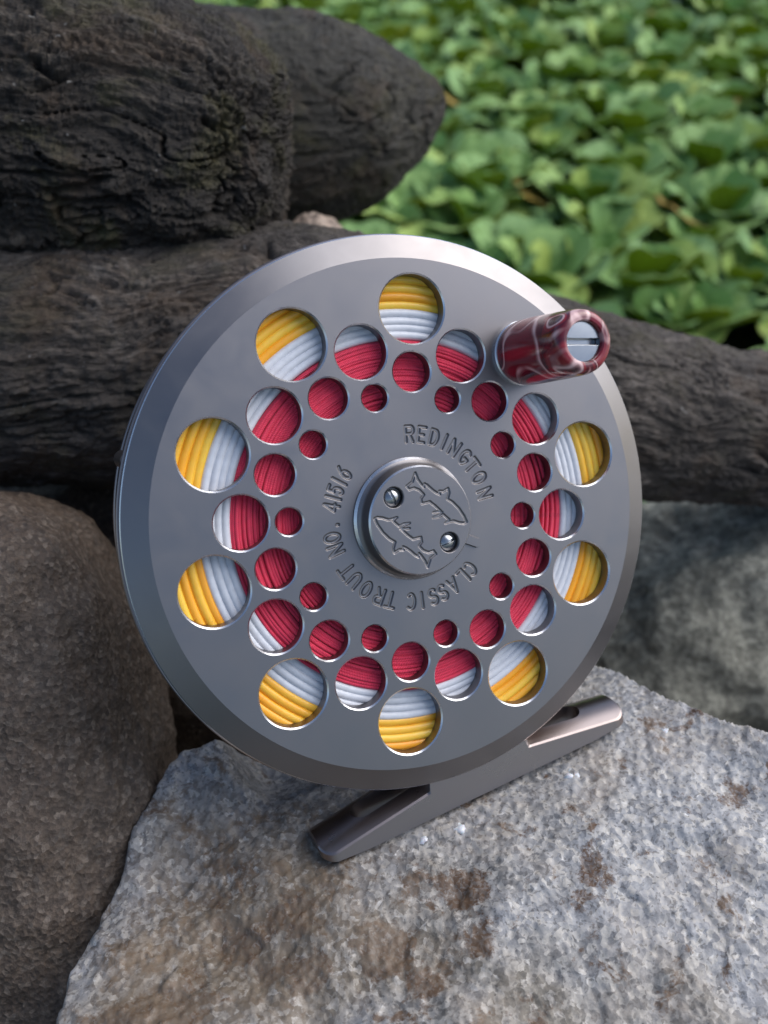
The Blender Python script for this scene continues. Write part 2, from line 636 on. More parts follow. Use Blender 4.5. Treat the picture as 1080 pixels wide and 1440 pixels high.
TOPXY, TOPZ = V[::7, :2], V[::7, 2]
st_ = np.zeros(TOPN)
for (px, py, r_, w_) in ((275, 1350, 5.0, 1.0), (330, 1345, 3.5, 0.9), (655, 1255, 3.2, 1.0), (570, 1340, 4.0, 0.8), (610, 1290, 3.0, 0.7), (430, 1290, 3.5, 0.8), (360, 1240, 4.0, 0.5), (300, 1200, 4.0, 0.5),
                         (830, 1220, 1.8, 0.8), (590, 1400, 4.0, 0.7), (250, 1420, 5.0, 0.6), (440, 1380, 3.0, 0.6), (680, 1330, 2.5, 0.6), (1040, 1120, 2.5, 0.3)):
    P = on_rock0(px, py)
    if P is not None:
        st_ = np.maximum(st_, w_ * np.exp(-((V[:, :2] - P[:2]) ** 2).sum(1) / (r_ * 0.0014) ** 2))
P = on_rock0(330, 1300)
br_ = np.exp(-(np.linalg.norm(V[:, :2] - P[:2], axis=1) / 0.030) ** 2)
for nm_, arr_ in (('stain', st_), ('umber', br_)):
    a_ = granite.data.attributes.new(nm_, 'FLOAT', 'POINT')
    full = np.zeros(len(granite.data.vertices)); full[:TOPN] = arr_
    a_.data.foreach_set('value', full)
setp(granite, 'pale speckled granite boulder with rust stains under the reel foot', 'rock', 'boulders')


def rock_height(xy):
    d = ((V[:, :2] - xy) ** 2).sum(1)
    return V[d.argmin(), 2]


def on_rock(px, py):
    """point of the granite surface seen at a pixel (march the camera ray)"""
    for t in np.arange(0.08, 0.3, 0.0005):
        P = at(px, py, t)
        if rock_height(P[:2]) >= P[2]:
            return P
    return None


M_QUARTZ, nt, p = mat('milky_quartz')
p.inputs['Base Color'].default_value = (0.60, 0.61, 0.63, 1)
p.inputs['Roughness'].default_value = 0.35
p.inputs['Subsurface Weight'].default_value = 0.2
p.inputs['Subsurface Scale'].default_value = 0.001
for k, (px, py, r) in enumerate([(806, 1090, 1.7), (645, 1163, 1.5), (597, 1182, 1.3), (938, 1030, 1.4)]):
    P = on_rock(px, py)
    if P is None:
        continue
    o = boulder('quartz_grain', P - np.array([0, 0, r * 0.00055]), np.eye(3), np.array([r, r * 0.85, r * 0.75]) * 0.001, M_QUARTZ, 20, 12, (0.0001, 1500, 0.00003, 4000), seed=k, big=0.45)
    o.parent = granite

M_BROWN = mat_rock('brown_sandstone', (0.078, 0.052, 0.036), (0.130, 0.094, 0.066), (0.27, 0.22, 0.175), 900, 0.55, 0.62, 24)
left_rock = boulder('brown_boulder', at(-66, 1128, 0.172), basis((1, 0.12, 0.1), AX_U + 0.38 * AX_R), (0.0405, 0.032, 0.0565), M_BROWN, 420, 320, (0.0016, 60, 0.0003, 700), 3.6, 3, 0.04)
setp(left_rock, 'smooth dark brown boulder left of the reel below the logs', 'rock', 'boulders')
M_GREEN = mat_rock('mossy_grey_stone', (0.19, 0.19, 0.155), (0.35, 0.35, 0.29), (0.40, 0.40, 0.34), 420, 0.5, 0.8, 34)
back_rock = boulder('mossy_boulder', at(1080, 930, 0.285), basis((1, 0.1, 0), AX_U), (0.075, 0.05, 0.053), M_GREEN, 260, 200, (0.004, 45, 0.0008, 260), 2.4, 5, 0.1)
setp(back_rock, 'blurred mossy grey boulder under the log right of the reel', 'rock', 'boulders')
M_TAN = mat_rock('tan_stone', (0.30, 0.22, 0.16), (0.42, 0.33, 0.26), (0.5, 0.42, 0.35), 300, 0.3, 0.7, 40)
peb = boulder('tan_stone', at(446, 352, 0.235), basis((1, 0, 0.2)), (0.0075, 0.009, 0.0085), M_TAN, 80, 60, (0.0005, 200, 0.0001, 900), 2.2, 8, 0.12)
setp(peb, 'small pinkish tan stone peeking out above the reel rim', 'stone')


# ------------------------------------------------------------------ driftwood
def log(name, pts, rad, mats, nu, nv, seed, d_big, d_groove, d_fine, tip0=0.0, tip1=0.0, tpow=2.6, flat=1.0, knots=()):
    """log along pts (n,3) with radii; tip0/tip1: length (m) of the rounded ends"""
    pts = np.array(pts, float); rad = np.array(rad, float)
    seg = np.linalg.norm(np.diff(pts, axis=0), axis=1)
    L = np.concatenate([[0], np.cumsum(seg)])
    tot = L[-1]
    tf = np.linspace(0, tot, 60001)
    rf = np.interp(tf, L, rad)
    k = 2501                      # soften the kinks of the radius curve
    rf = np.convolve(np.pad(rf, k // 2, mode='edge'), np.ones(k) / k, mode='valid')
    if tip0: rf = rf * np.clip(1 - np.clip((tip0 - tf) / tip0, 0, 1) ** tpow, 0, 1) ** (1 / tpow)
    if tip1: rf = rf * np.clip(1 - np.clip((tf - (tot - tip1)) / tip1, 0, 1) ** tpow, 0, 1) ** (1 / tpow)
    al = np.concatenate([[0], np.cumsum(np.hypot(np.diff(tf), np.diff(rf)))])
    sa = np.linspace(0, al[-1], nu)
    t = np.interp(sa, al, tf)
    r = np.interp(sa, al, rf)
    pt, pr = np.gradient(t, sa), np.gradient(r, sa)
    c = np.stack([np.interp(t, L, pts[:, k]) for k in range(3)], 1)
    ax_ = (pts[-1] - pts[-2]) / seg[-1]
    T = np.stack([np.interp(t, (L[:-1] + L[1:]) / 2, (np.diff(pts, axis=0) / seg[:, None])[:, k]) for k in range(3)], 1)
    T /= np.linalg.norm(T, axis=1, keepdims=True)
    up = AX_U
    Bn = np.cross(T, up); Bn /= np.linalg.norm(Bn, axis=1, keepdims=True)
    Nn = np.cross(Bn, T)
    a = np.linspace(0, 2 * np.pi, nv, endpoint=False)
    A, TT = np.meshgrid(a, t); RR = np.repeat(r[:, None], nv, 1)
    rm = max(rad)
    gx, gy, gz = TT.ravel(), (RR * np.cos(A)).ravel(), (RR * np.sin(A)).ravel()
    G = np.column_stack([gx, gy, gz])
    w = np.column_stack([0.006 * pnoise(G * 40 + 3), 0.004 * pnoise(G * 55 + 9), 0.004 * pnoise(G * 55 + 19)])
    Gw = G + w
    fade = np.clip(RR.ravel() / (0.05 * rm), 0.0, 1)
    PT, PR = np.repeat(pt, nv), np.repeat(pr, nv)
    h = d_big * fbm(G * np.array([14, 32, 32]) + seed, 3)
    g1 = fbm(Gw * np.array([50, 210, 210]) + seed, 5, 0.6)
    h = h + d_groove * g1
    crack = fbm(Gw * np.array([34, 150, 150]) + seed * 3 + 5, 4, 0.6)
    h = h - d_groove * 1.2 * np.exp(-(crack / 0.06) ** 2) * sstep(-0.1, 0.4, pnoise(G * 60 + seed))
    # flaking plates
    pl = fbm(Gw * np.array([95, 230, 230]) + 40 + seed, 3)
    h = h + d_groove * 0.8 * np.round(pl * 3.5) / 3.5
    ck = fbm(Gw * np.array([9, 120, 120]) + seed * 2 + 31, 3, 0.5)
    h = h - d_groove * 2.0 * np.exp(-(ck / 0.045) ** 2) * sstep(-0.15, 0.25, pnoise(G * np.array([25, 60, 60]) + seed + 8))
    h = h + d_fine * fbm(Gw * np.array([520, 1100, 1100]), 3, 0.65)
    for (kt, ka, ks, kh) in knots:
        da = np.angle(np.exp(1j * (A.ravel() - ka))) * rm
        h = h + kh * np.exp(-(((gx - kt) ** 2 + da ** 2) / ks ** 2))
    h = h * fade
    R2 = RR.ravel() + h * PT
    X = np.repeat(c, nv, 0) - (h * PR)[:, None] * np.repeat(T, nv, 0) + R2[:, None] * (np.cos(A).ravel()[:, None] * np.repeat(Nn, nv, 0) + flat * np.sin(A).ravel()[:, None] * np.repeat(Bn, nv, 0))
    o0 = c.mean(0)
    mb = MB()
    mb.grid(X - o0, nu, nv, cv=True, flip=True)
    for e, row in ((0, 0), (1, nu - 1)):
        base = row * nv
        ctr = X[base:base + nv].mean(0) - o0
        ring = X[base:base + nv] - o0
        mb.add(np.concatenate([ring, ctr[None]]), [[i, (i + 1) % nv, nv] if e == 0 else [(i + 1) % nv, i, nv] for i in range(nv)])
    o = mb.build(name, mats)
    o.location = o0
    at_ = o.data.attributes.new('grain', 'FLOAT_VECTOR', 'POINT')
    n_tot = len(o.data.vertices)
    arr = np.zeros((n_tot, 3)); arr[:len(G)] = Gw
    # the end discs repeat the last ring
    k0 = len(G)
    for row in (0, nu - 1):
        arr[k0:k0 + nv] = Gw[row * nv:(row + 1) * nv]
        arr[k0 + nv] = Gw[row * nv:(row + 1) * nv].mean(0)
        k0 += nv + 1
    at_.data.foreach_set('vector', arr.ravel())
    return o


M_LOG1 = mat_wood('dark_rotten_wood', (0.009, 0.007, 0.006), (0.040, 0.031, 0.023), (0.17, 0.14, 0.105), 0.9)
M_LOG2 = mat_wood('grey_driftwood', (0.018, 0.014, 0.012), (0.088, 0.071, 0.058), (0.34, 0.295, 0.25), 0.4)
M_LOG3 = mat_wood('dark_damp_wood', (0.020, 0.018, 0.014), (0.062, 0.056, 0.042), (0.15, 0.135, 0.10), 0.8)

lower = log('driftwood_log', [at(-330, 500, 0.195), at(60, 515, 0.196), at(420, 500, 0.203), at(700, 540, 0.218), at(1000, 598, 0.235), at(1500, 650, 0.27)],
            [0.026, 0.0262, 0.0292, 0.0250, 0.0200, 0.0205], M_LOG2, 760, 440, 2.0, 0.0022, 0.0009, 0.00038, flat=0.9)
setp(lower, 'long grey driftwood log lying behind the reel and out to the right', 'log', 'driftwood logs')
upper = log('driftwood_log', [at(-420, 150, 0.194), at(-100, 190, 0.195), at(120, 200, 0.196), at(300, 228, 0.197), at(400, 256, 0.198)],
            [0.033, 0.032, 0.0300, 0.0270, 0.0240], M_LOG1, 760, 440, 5.0, 0.0034, 0.0011, 0.00042, tip1=0.018, tpow=2.4,
            knots=((0.075, 0.6, 0.02, 0.004), (0.112, 0.5, 0.009, 0.002)))
setp(upper, 'thick dark rotten log with a blunt broken end at the upper left', 'log', 'driftwood logs')
stub = log('driftwood_log', [at(-150, 150, 0.262), at(150, 165, 0.262), at(400, 178, 0.264), at(520, 164, 0.266), at(628, 140, 0.27)],
           [0.029, 0.029, 0.0295, 0.0285, 0.0255], M_LOG3, 460, 320, 9.0, 0.0014, 0.0006, 0.00034, tip1=0.045, tpow=1.6)
setp(stub, 'smooth dark log with a rounded tip pointing right over the leaves', 'log', 'driftwood logs')
hid = boulder('crevice_filler_rock', at(330, 860, 0.245), basis((1, 0.1, 0), AX_U), (0.07, 0.04, 0.045), M_BROWN, 160, 120, (0.003, 50, 0.0006, 300), 2.6, 12, 0.1)  # added filler rock: covers the sky-bright water so the crevice stays dark
setp(hid, 'added dark filler rock in the black crevice below the log behind the reel', 'rock', 'boulders')

# ------------------------------------------------------------------ FISHING REEL
reel = empty('fishing_reel', rot=REEL_M)
setp(reel, 'gunmetal fly reel with round ports, red handle and coloured line on a rock', 'fishing reel')
MM = 0.001
R_FLAT, R_OUT, Z_OUT, Z_BOT = 38.3, 42.05, -1.75, -2.8
T_PL = 2.3
HOLES = []
for k in range(10):
    a0 = math.radians(90 + 36 * k)
    a1 = a0 + math.radians(18)
    if k != 9:
        HOLES.append((31.0 * math.cos(a0), 31.0 * math.sin(a0), 5.08))
    HOLES.append((25.64 * math.cos(a1), 25.64 * math.sin(a1), 3.95))
    HOLES.append((21.80 * math.cos(a0), 21.80 * math.sin(a0), 2.95))
    HOLES.append((18.74 * math.cos(a1), 18.74 * math.sin(a1), 2.0))

# single-stroke engraving alphabet, box 0..1 wide (x) by 0..1 high
def arc(cx, cy, rx, ry, a0, a1, n=10):
    return [(cx + rx * math.cos(math.radians(a0 + (a1 - a0) * i / n)), cy + ry * math.sin(math.radians(a0 + (a1 - a0) * i / n))) for i in range(n + 1)]


GL = {
    'R': [[(0.1, 0), (0.1, 1), (0.6, 1)] + arc(0.6, 0.75, 0.3, 0.25, 90, -90) + [(0.1, 0.5)], [(0.5, 0.5), (0.9, 0)]],
    'E': [[(0.85, 1), (0.15, 1), (0.15, 0), (0.85, 0)], [(0.15, 0.5), (0.7, 0.5)]],
    'D': [[(0.1, 0), (0.1, 1), (0.45, 1)] + arc(0.45, 0.5, 0.43, 0.5, 90, -90) + [(0.1, 0)]],
    'I': [[(0.5, 0), (0.5, 1)]],
    'N': [[(0.1, 0), (0.1, 1), (0.9, 0), (0.9, 1)]],
    'G': [arc(0.5, 0.5, 0.42, 0.5, 50, 340, 16) + [(0.92, 0.45), (0.55, 0.45)]],
    'T': [[(0.05, 1), (0.95, 1)], [(0.5, 1), (0.5, 0)]],
    'O': [arc(0.5, 0.5, 0.42, 0.5, 0, 360, 20)],
    'C': [arc(0.52, 0.5, 0.42, 0.5, 50, 310, 16)],
    'L': [[(0.15, 1), (0.15, 0), (0.85, 0)]],
    'A': [[(0.05, 0), (0.5, 1), (0.95, 0)], [(0.22, 0.35), (0.78, 0.35)]],
    'S': [arc(0.5, 0.74, 0.36, 0.26, 40, 270, 10) + arc(0.5, 0.25, 0.38, 0.25, 90, -140, 10)],
    'U': [[(0.1, 1), (0.1, 0.35)] + arc(0.5, 0.35, 0.4, 0.35, 180, 360, 10) + [(0.9, 1)]],
    '.': [[(0.5, 0.0), (0.5, 0.08)]],
    '4': [[(0.7, 0), (0.7, 1), (0.05, 0.3), (0.95, 0.3)]],
    '1': [[(0.5, 0), (0.5, 1)]],
    '5': [[(0.8, 1), (0.25, 1), (0.2, 0.58)] + arc(0.48, 0.33, 0.36, 0.31, 110, -140, 12)],
    '6': [[(0.75, 1), (0.35, 0.7)] + arc(0.5, 0.31, 0.36, 0.31, 150, -210, 18)],
}
TXT = [('R', 495, 225), ('E', 550, 225), ('D', 607, 237), ('I', 650, 262), ('N', 693, 290), ('G', 745, 325), ('T', 775, 365), ('O', 805, 420), ('N', 830, 490),
       ('C', 765, 825), ('L', 735, 862), ('A', 690, 897), ('S', 643, 927), ('S', 602, 950), ('I', 553, 965), ('C', 503, 970),
       ('T', 410, 970), ('R', 362, 947), ('O', 303, 917), ('U', 245, 885), ('T', 208, 838), ('N', 160, 745), ('O', 143, 690), ('.', 165, 630),
       ('4', 143, 550), ('1', 152, 508), ('5', 163, 473), ('1', 182, 436), ('6', 205, 400)]
R_BASE, CAP_H = 11.45, 2.3
strokes = []
for ch, zx, zy in TXT:
    x, y = face_xy(420 + zx / 3.176, 540 + zy / 3.176)
    th = math.atan2(y, x)
    wdt = 1.2 if ch in '456' else 1.5
    for st in GL[ch]:
        pl = []
        for (sx, sy) in st:
            rr = R_BASE + sy * CAP_H
            aa = th - (sx - 0.5) * wdt / (R_BASE + 0.5 * CAP_H)
            pl.append((rr * math.cos(aa), rr * math.sin(aa)))
        strokes.append(pl)


def dist_strokes(X, strokes, cut=0.6):
    d = np.full(len(X), 9.0)
    for pl in strokes:
        pl = np.array(pl)
        m = (X[:, 0] > pl[:, 0].min() - cut) & (X[:, 0] < pl[:, 0].max() + cut) & (X[:, 1] > pl[:, 1].min() - cut) & (X[:, 1] < pl[:, 1].max() + cut)
        Y = X[m]
        dd = d[m]
        for a, b in zip(pl[:-1], pl[1:]):
            ab = b - a
            t = np.clip(((Y - a) @ ab) / max(ab @ ab, 1e-9), 0, 1)
            dd = np.minimum(dd, np.hypot(*(Y - a - t[:, None] * ab).T))
        d[m] = dd
    return d


def groove(d, w, depth):
    return -depth * np.clip((w - d) / (0.5 * w), 0, 1)


# front plate: flat with ports, engraved ring round the hub, bevelled rim
sp = MB()
R_IN, R_ENG = 8.6, 15.6
NE = 1440
tt = np.linspace(0, 2 * np.pi, NE, endpoint=False)
rr_ = np.concatenate([[R_IN, 10.0, 10.9], np.linspace(11.0, 14.2, 58), [14.4, R_ENG]])
V = np.array([[r * math.cos(a), r * math.sin(a)] for a in tt for r in rr_])
dz = groove(dist_strokes(V, strokes), 0.27, 0.28)
sp.grid(np.column_stack([V, dz]), NE, len(rr_), cu=True)
CH = 0.22
verts2, edges2 = [], []


def loop2(cx, cy, r, n):
    b = len(verts2)
    for i in range(n):
        a = 2 * math.pi * i / n
        verts2.append(Vector((cx + r * math.cos(a), cy + r * math.sin(a))))
        edges2.append((b + i, b + (i + 1) % n))


loop2(0, 0, R_FLAT, 240)
loop2(0, 0, R_ENG, 240)
for (x, y, r) in HOLES:
    loop2(x, y, r + CH, 56)
vo, eo, fo, *_ = delaunay_2d_cdt(verts2, edges2, [], 0, 1e-6)
ff = []
for f in fo:
    c = sum((vo[i] for i in f), Vector((0, 0))) / len(f)
    rc = c.length
    if rc > R_FLAT or rc < R_ENG:
        continue
    if any((c.x - x) ** 2 + (c.y - y) ** 2 < (r + CH * 0.9) ** 2 for x, y, r in HOLES):
        continue
    ff.append(list(f) if (vo[f[1]] - vo[f[0]]).cross(vo[f[2]] - vo[f[0]]) > 0 else list(f)[::-1])
flat = np.array([[v.x, v.y, 0] for v in vo])
sp.add(flat, ff, smooth=False)
back = flat.copy(); back[:, 2] = -T_PL
sp.add(back, [f[::-1] for f in ff], smooth=False)
for (x, y, r) in HOLES:
    sp.lathe([(r, -CH), (r + CH, 0.0)], 56, (x, y), mat=1)
    sp.lathe([(r, -T_PL), (r, -CH)], 56, (x, y), mat=0)
sp.lathe([(R_OUT - 0.14, Z_OUT + 0.03), (R_FLAT + 0.0, 0.0)][::-1], 360)
sp.lathe([(R_OUT - 0.14, Z_OUT + 0.03), (R_OUT, Z_OUT - 0.12)], 360, mat=1)
sp.lathe([(R_OUT, Z_OUT - 0.12), (R_OUT, Z_BOT), (40.6, Z_BOT), (40.6, -4.5), (37.9, -4.5), (37.9, -T_PL)], 360)
face = sp.build('spool_face', [M_FACE, M_BRIGHT], reel, MM)

# hub
hb = MB()
hb.lathe([(9.2, -0.3), (9.2, 0.35)], 200)
hb.lathe([(9.2, 0.35), (8.85, 0.75)], 200, mat=1)
hb.lathe([(8.85, 0.75), (8.45, 0.95), (8.2, 1.5), (8.08, 2.4), (8.05, 3.72)], 200, sharp=False)
hb.lathe([(8.05, 3.72), (7.82, 4.0)], 200, mat=1)
FISH = [(508, 190), (528, 240), (556, 280), (574, 298), (578, 272), (600, 284), (640, 320), (668, 340), (694, 352), (690, 328), (722, 330), (757, 308), (766, 340), (752, 388),
        (792, 412), (840, 460), (878, 518), (898, 562), (880, 572), (842, 568), (800, 554), (772, 560), (738, 572), (766, 546), (722, 506), (690, 524), (644, 530),
        (690, 508), (712, 488), (680, 487), (646, 490), (690, 482), (700, 478), (660, 440), (618, 408), (590, 416), (558, 422), (552, 384), (574, 356), (540, 320), (500, 304), (462, 316), (444, 290), (486, 258), (508, 190)]
f1 = [tuple(face_xy(490 + x / 5.4, 630 + y / 5.4, 4.0)) for x, y in FISH]
f2 = [(-x, -y) for x, y in f1]
s1 = face_xy(490 + 345 / 5.4, 630 + 376 / 5.4, 4.0)
s2 = face_xy(490 + 768 / 5.4, 630 + 716 / 5.4, 4.0)
nr, na = 115, 560
rad = np.linspace(0.02, 7.82, nr)
ang = np.linspace(0, 2 * np.pi, na, endpoint=False)
V = np.array([[r * math.cos(a), r * math.sin(a)] for a in ang for r in rad])
dz = groove(dist_strokes(V, [f1, f2]), 0.21, 0.22)
for sc in (s1, s2):
    d = np.hypot(*(V - sc).T)
    dz = dz - 1.15 * (1 - sstep(1.42, 1.56, d))
dz[np.hypot(*V.T) > 7.75] = 0
hb.grid(np.column_stack([V, 4.0 + dz]), na, nr, cu=True)
# small index tab at the hub's foot
ta = math.radians(-20.5)
tu, tv = np.array([math.cos(ta), math.sin(ta)]), np.array([-math.sin(ta), math.cos(ta)])
outl = [(8.9, -0.85), (11.6, -0.8), (12.1, -0.45), (12.25, 0.0), (12.1, 0.45), (11.6, 0.8), (8.9, 0.85)]
top = [[*(tu * a * (1 if a < 9 else 0.99) + tv * b * 0.8), 0.6] for a, b in outl]
bot = [[*(tu * a + tv * b), -0.05] for a, b in outl]
n = len(outl)
hb.add(top + bot, [list(range(n))] + [[i + n, (i + 1) % n + n, (i + 1) % n, i] for i in range(n)], smooth=False)
hub = hb.build('hub_cap', [M_FACE, M_BRIGHT], reel, MM)


def screw_mesh(name, c, z, r, dome, slot_ang, slot_w, slot_d, parent, m=M_SCREW, n=72, k=22):
    """domed slotted screw head built as a polar relief"""
    mb = MB()
    a = np.linspace(0, 2 * np.pi, n, endpoint=False)
    rd = np.linspace(0.005, r, k)
    V = np.array([[q * math.cos(t), q * math.sin(t)] for t in a for q in rd])
    ca, sa = math.cos(slot_ang), math.sin(slot_ang)
    across = -V[:, 0] * sa + V[:, 1] * ca
    hgt = dome * (1 - (np.hypot(*V.T) / r) ** 2)
    hgt = hgt - slot_d * (1 - sstep(slot_w * 0.8, slot_w * 1.15, np.abs(across)))
    mb.grid(np.column_stack([V[:, 0] + c[0], V[:, 1] + c[1], z + hgt]), n, k, cu=True)
    mb.lathe([(r, z - 1.0), (r, z)], n, c)
    return mb.build(name, m, parent, MM)


screw_mesh('cap_screw', s1, 3.35, 1.22, 0.42, math.radians(-62), 0.17, 0.42, hub, n=160, k=60)
screw_mesh('cap_screw', s2, 3.35, 1.22, 0.42, math.radians(24), 0.17, 0.42, hub, n=160, k=60)

# handle
hx, hy = 31.0 * math.cos(math.radians(54)), 31.0 * math.sin(math.radians(54))
hd = MB()
prof = [(4.55, 0.75), (4.9, 1.0), (5.0, 2.2), (4.98, 5.0), (4.85, 9.0), (4.72, 13.0), (4.6, 16.0), (4.45, 17.2), (4.05, 17.95), (3.45, 18.2), (2.95, 18.12)]
for _ in range(2):  # round the profile
    q = [prof[0]]
    for (a, b), (c, d) in zip(prof[:-1], prof[1:]):
        q += [(0.75 * a + 0.25 * c, 0.75 * b + 0.25 * d), (0.25 * a + 0.75 * c, 0.25 * b + 0.75 * d)]
    prof = q + [prof[-1]]
hd.lathe(prof, 120, (hx, hy), sharp=False)
hd.lathe([prof[-1], (2.8, 17.9), (2.75, 16.5)], 120, (hx, hy))
handle = hd.build('handle', M_RESIN, reel, MM)
handle['label'] = 'marbled dark red resin handle with cream veins'
ws = MB()
ws.lathe([(4.95, 0.0), (4.95, 0.55), (4.75, 0.72), (2.5, 0.72)], 120, (hx, hy))
ws.build('handle_washer', M_BRIGHT, handle, MM)
screw_mesh('handle_screw', (hx, hy), 17.35, 2.7, 0.03, math.radians(2), 0.40, 1.1, handle, n=220, k=70)

# frame: ring behind the spool, back ring, back plate, pillars
fr = MB()
fr.lathe([(41.0, -3.1), (42.25, -3.1), (42.4, -3.25), (42.4, -5.4), (42.25, -5.6), (41.0, -5.6), (41.0, -3.1)], 300)
fr.lathe([(41.2, -18.6), (41.6, -18.6), (41.8, -18.8), (41.8, -20.8), (41.2, -21.5), (0.01, -21.5)], 240)
fr.lathe([(0.01, -19.6), (41.2, -19.6), (41.2, -18.6)], 240)
frame = fr.build('frame', M_FRAME, reel, MM)
for k, a in enumerate([17.7 + 90, 17.7 + 150, 17.7 + 30, 17.7 - 160, 17.7 - 20]):
    a = math.radians(a)
    pm = MB()
    pm.lathe([(0.01, -20), (1.5, -20), (1.5, -4.5), (0.01, -4.5)], 24, (41.0 * math.cos(a), 41.0 * math.sin(a)))
    pm.build('frame_pillar', M_FRAME, frame, MM)

# foot: arched saddle plate with a slot in each tongue
HL, WZ0, WZ1 = 28.2, -2.75, -13.6
ZC, ZW = (WZ0 + WZ1) / 2, (WZ0 - WZ1) / 2
poly = []
for k in range(60):
    t = 2 * math.pi * k / 60
    cx, sy = math.cos(t), math.sin(t)
    # rounded rectangle
    px_ = HL - 2.4; pz_ = ZW - 2.4
    poly.append((math.copysign(px_, cx) + 2.4 * cx if abs(cx) > 1e-9 else 2.4 * cx, math.copysign(pz_, sy) + 2.4 * sy if abs(sy) > 1e-9 else 2.4 * sy))


def densify(pl, step):
    out = []
    for (a, b), (c, d) in zip(pl, pl[1:] + pl[:1]):
        m = max(1, int(math.hypot(c - a, d - b) / step))
        out += [(a + (c - a) * i / m, b + (d - b) * i / m) for i in range(m)]
    return out


outer = densify(poly, 0.6)
INS = 0.2
inner_o = [(a * (HL - INS) / HL, b * (ZW - INS) / ZW) for a, b in outer]


def slot_loop(c, grow=0.0):
    hw, hl = 2.1 + grow, 4.8
    return densify([(c + hl * s_ + hw * math.cos(t), hw * math.sin(t) - 1.1) for s_, t0 in ((1, -90), (-1, 90)) for t in [math.radians(t0 + 180 * i / 12) for i in range(13)]], 0.5)


slots = [slot_loop(-14.6), slot_loop(14.6)]


def v_top(u, w):
    a = np.abs(u)
    edge = np.interp(a, [0, 8.5, 8.9, HL], [40.6, 40.6, 43.0, 45.75])
    return edge - 2.3 * (1 - (w / ZW) ** 2)


def v_bot(u, w):
    return 47.3 - 1.6 * (1 - (w / ZW) ** 2) - 0.4 * sstep(20, 28.2, np.abs(u))


def foot_xyz(u, w, v):
    xy = u[:, None] * fu + v[:, None] * fv
    return np.column_stack([xy, ZC - w])


verts2, edges2 = [], []


def loop_pts(pl):
    b = len(verts2); m = len(pl)
    for i, (a, c) in enumerate(pl):
        verts2.append(Vector((a, c))); edges2.append((b + i, b + (i + 1) % m))


loop_pts(inner_o)
for sl in slots: loop_pts(sl)
for a in np.arange(-HL + 1, HL - 0.5, 0.9):
    for c in np.arange(-ZW + 0.9, ZW - 0.6, 0.75):
        if all(min((a - q[0]) ** 2 + (c - q[1]) ** 2 for q in sl) > 0.2 for sl in slots):
            verts2.append(Vector((a, c)))
vo, eo, fo, *_ = delaunay_2d_cdt(verts2, edges2, [], 0, 1e-6)


def in_slot(x, y):
    y = y + 1.1
    return any(abs(y) < 2.1 and abs(x - c) < 4.8 or (abs(x - c) - 4.8) ** 2 + y * y < 2.1 ** 2 for c in (-14.6, 14.6))


ff = []
for f in fo:
    c = sum((vo[i] for i in f), Vector((0, 0))) / len(f)
    if in_slot(c.x, c.y): continue
    if abs(c.x) > HL or abs(c.y) > ZW: continue
    if abs((vo[f[1]] - vo[f[0]]).cross(vo[f[2]] - vo[f[0]])) < 0.02: continue
    ff.append(list(f) if (vo[f[1]] - vo[f[0]]).cross(vo[f[2]] - vo[f[0]]) > 0 else list(f)[::-1])
vu = np.array([v.x for v in vo]); vw = np.array([v.y for v in vo])
ft = MB()
ft.add(foot_xyz(vu, vw, v_top(vu, vw)), ff)
ft.add(foot_xyz(vu, vw, v_bot(vu, vw)), [f[::-1] for f in ff])
ou, ow = np.array(outer).T
iu, iw = np.array(inner_o).T
m = len(outer)
tp = foot_xyz(iu, iw, v_top(iu, iw)); tm = foot_xyz(ou, ow, v_top(ou, ow) + 0.16); bm_ = foot_xyz(ou, ow, v_bot(ou, ow) - 0.15); bt = foot_xyz(iu, iw, v_bot(iu, iw))
for a, b, k in ((tp, tm, 1), (tm, bm_, 0), (bm_, bt, 0)):
    ft.add(np.concatenate([a, b]), [[i, i + m, (i + 1) % m + m, (i + 1) % m] for i in range(m)], mat=k)
for sl in slots:
    su, sw = np.array(sl).T
    k = len(sl)
    a = foot_xyz(su, sw, v_top(su, sw)); b = foot_xyz(su, sw, v_bot(su, sw))
    ft.add(np.concatenate([a, b]), [[i, (i + 1) % k, (i + 1) % k + k, i + k] for i in range(k)])
ft.build('foot', [M_FRAME, M_FRAME], reel, MM)


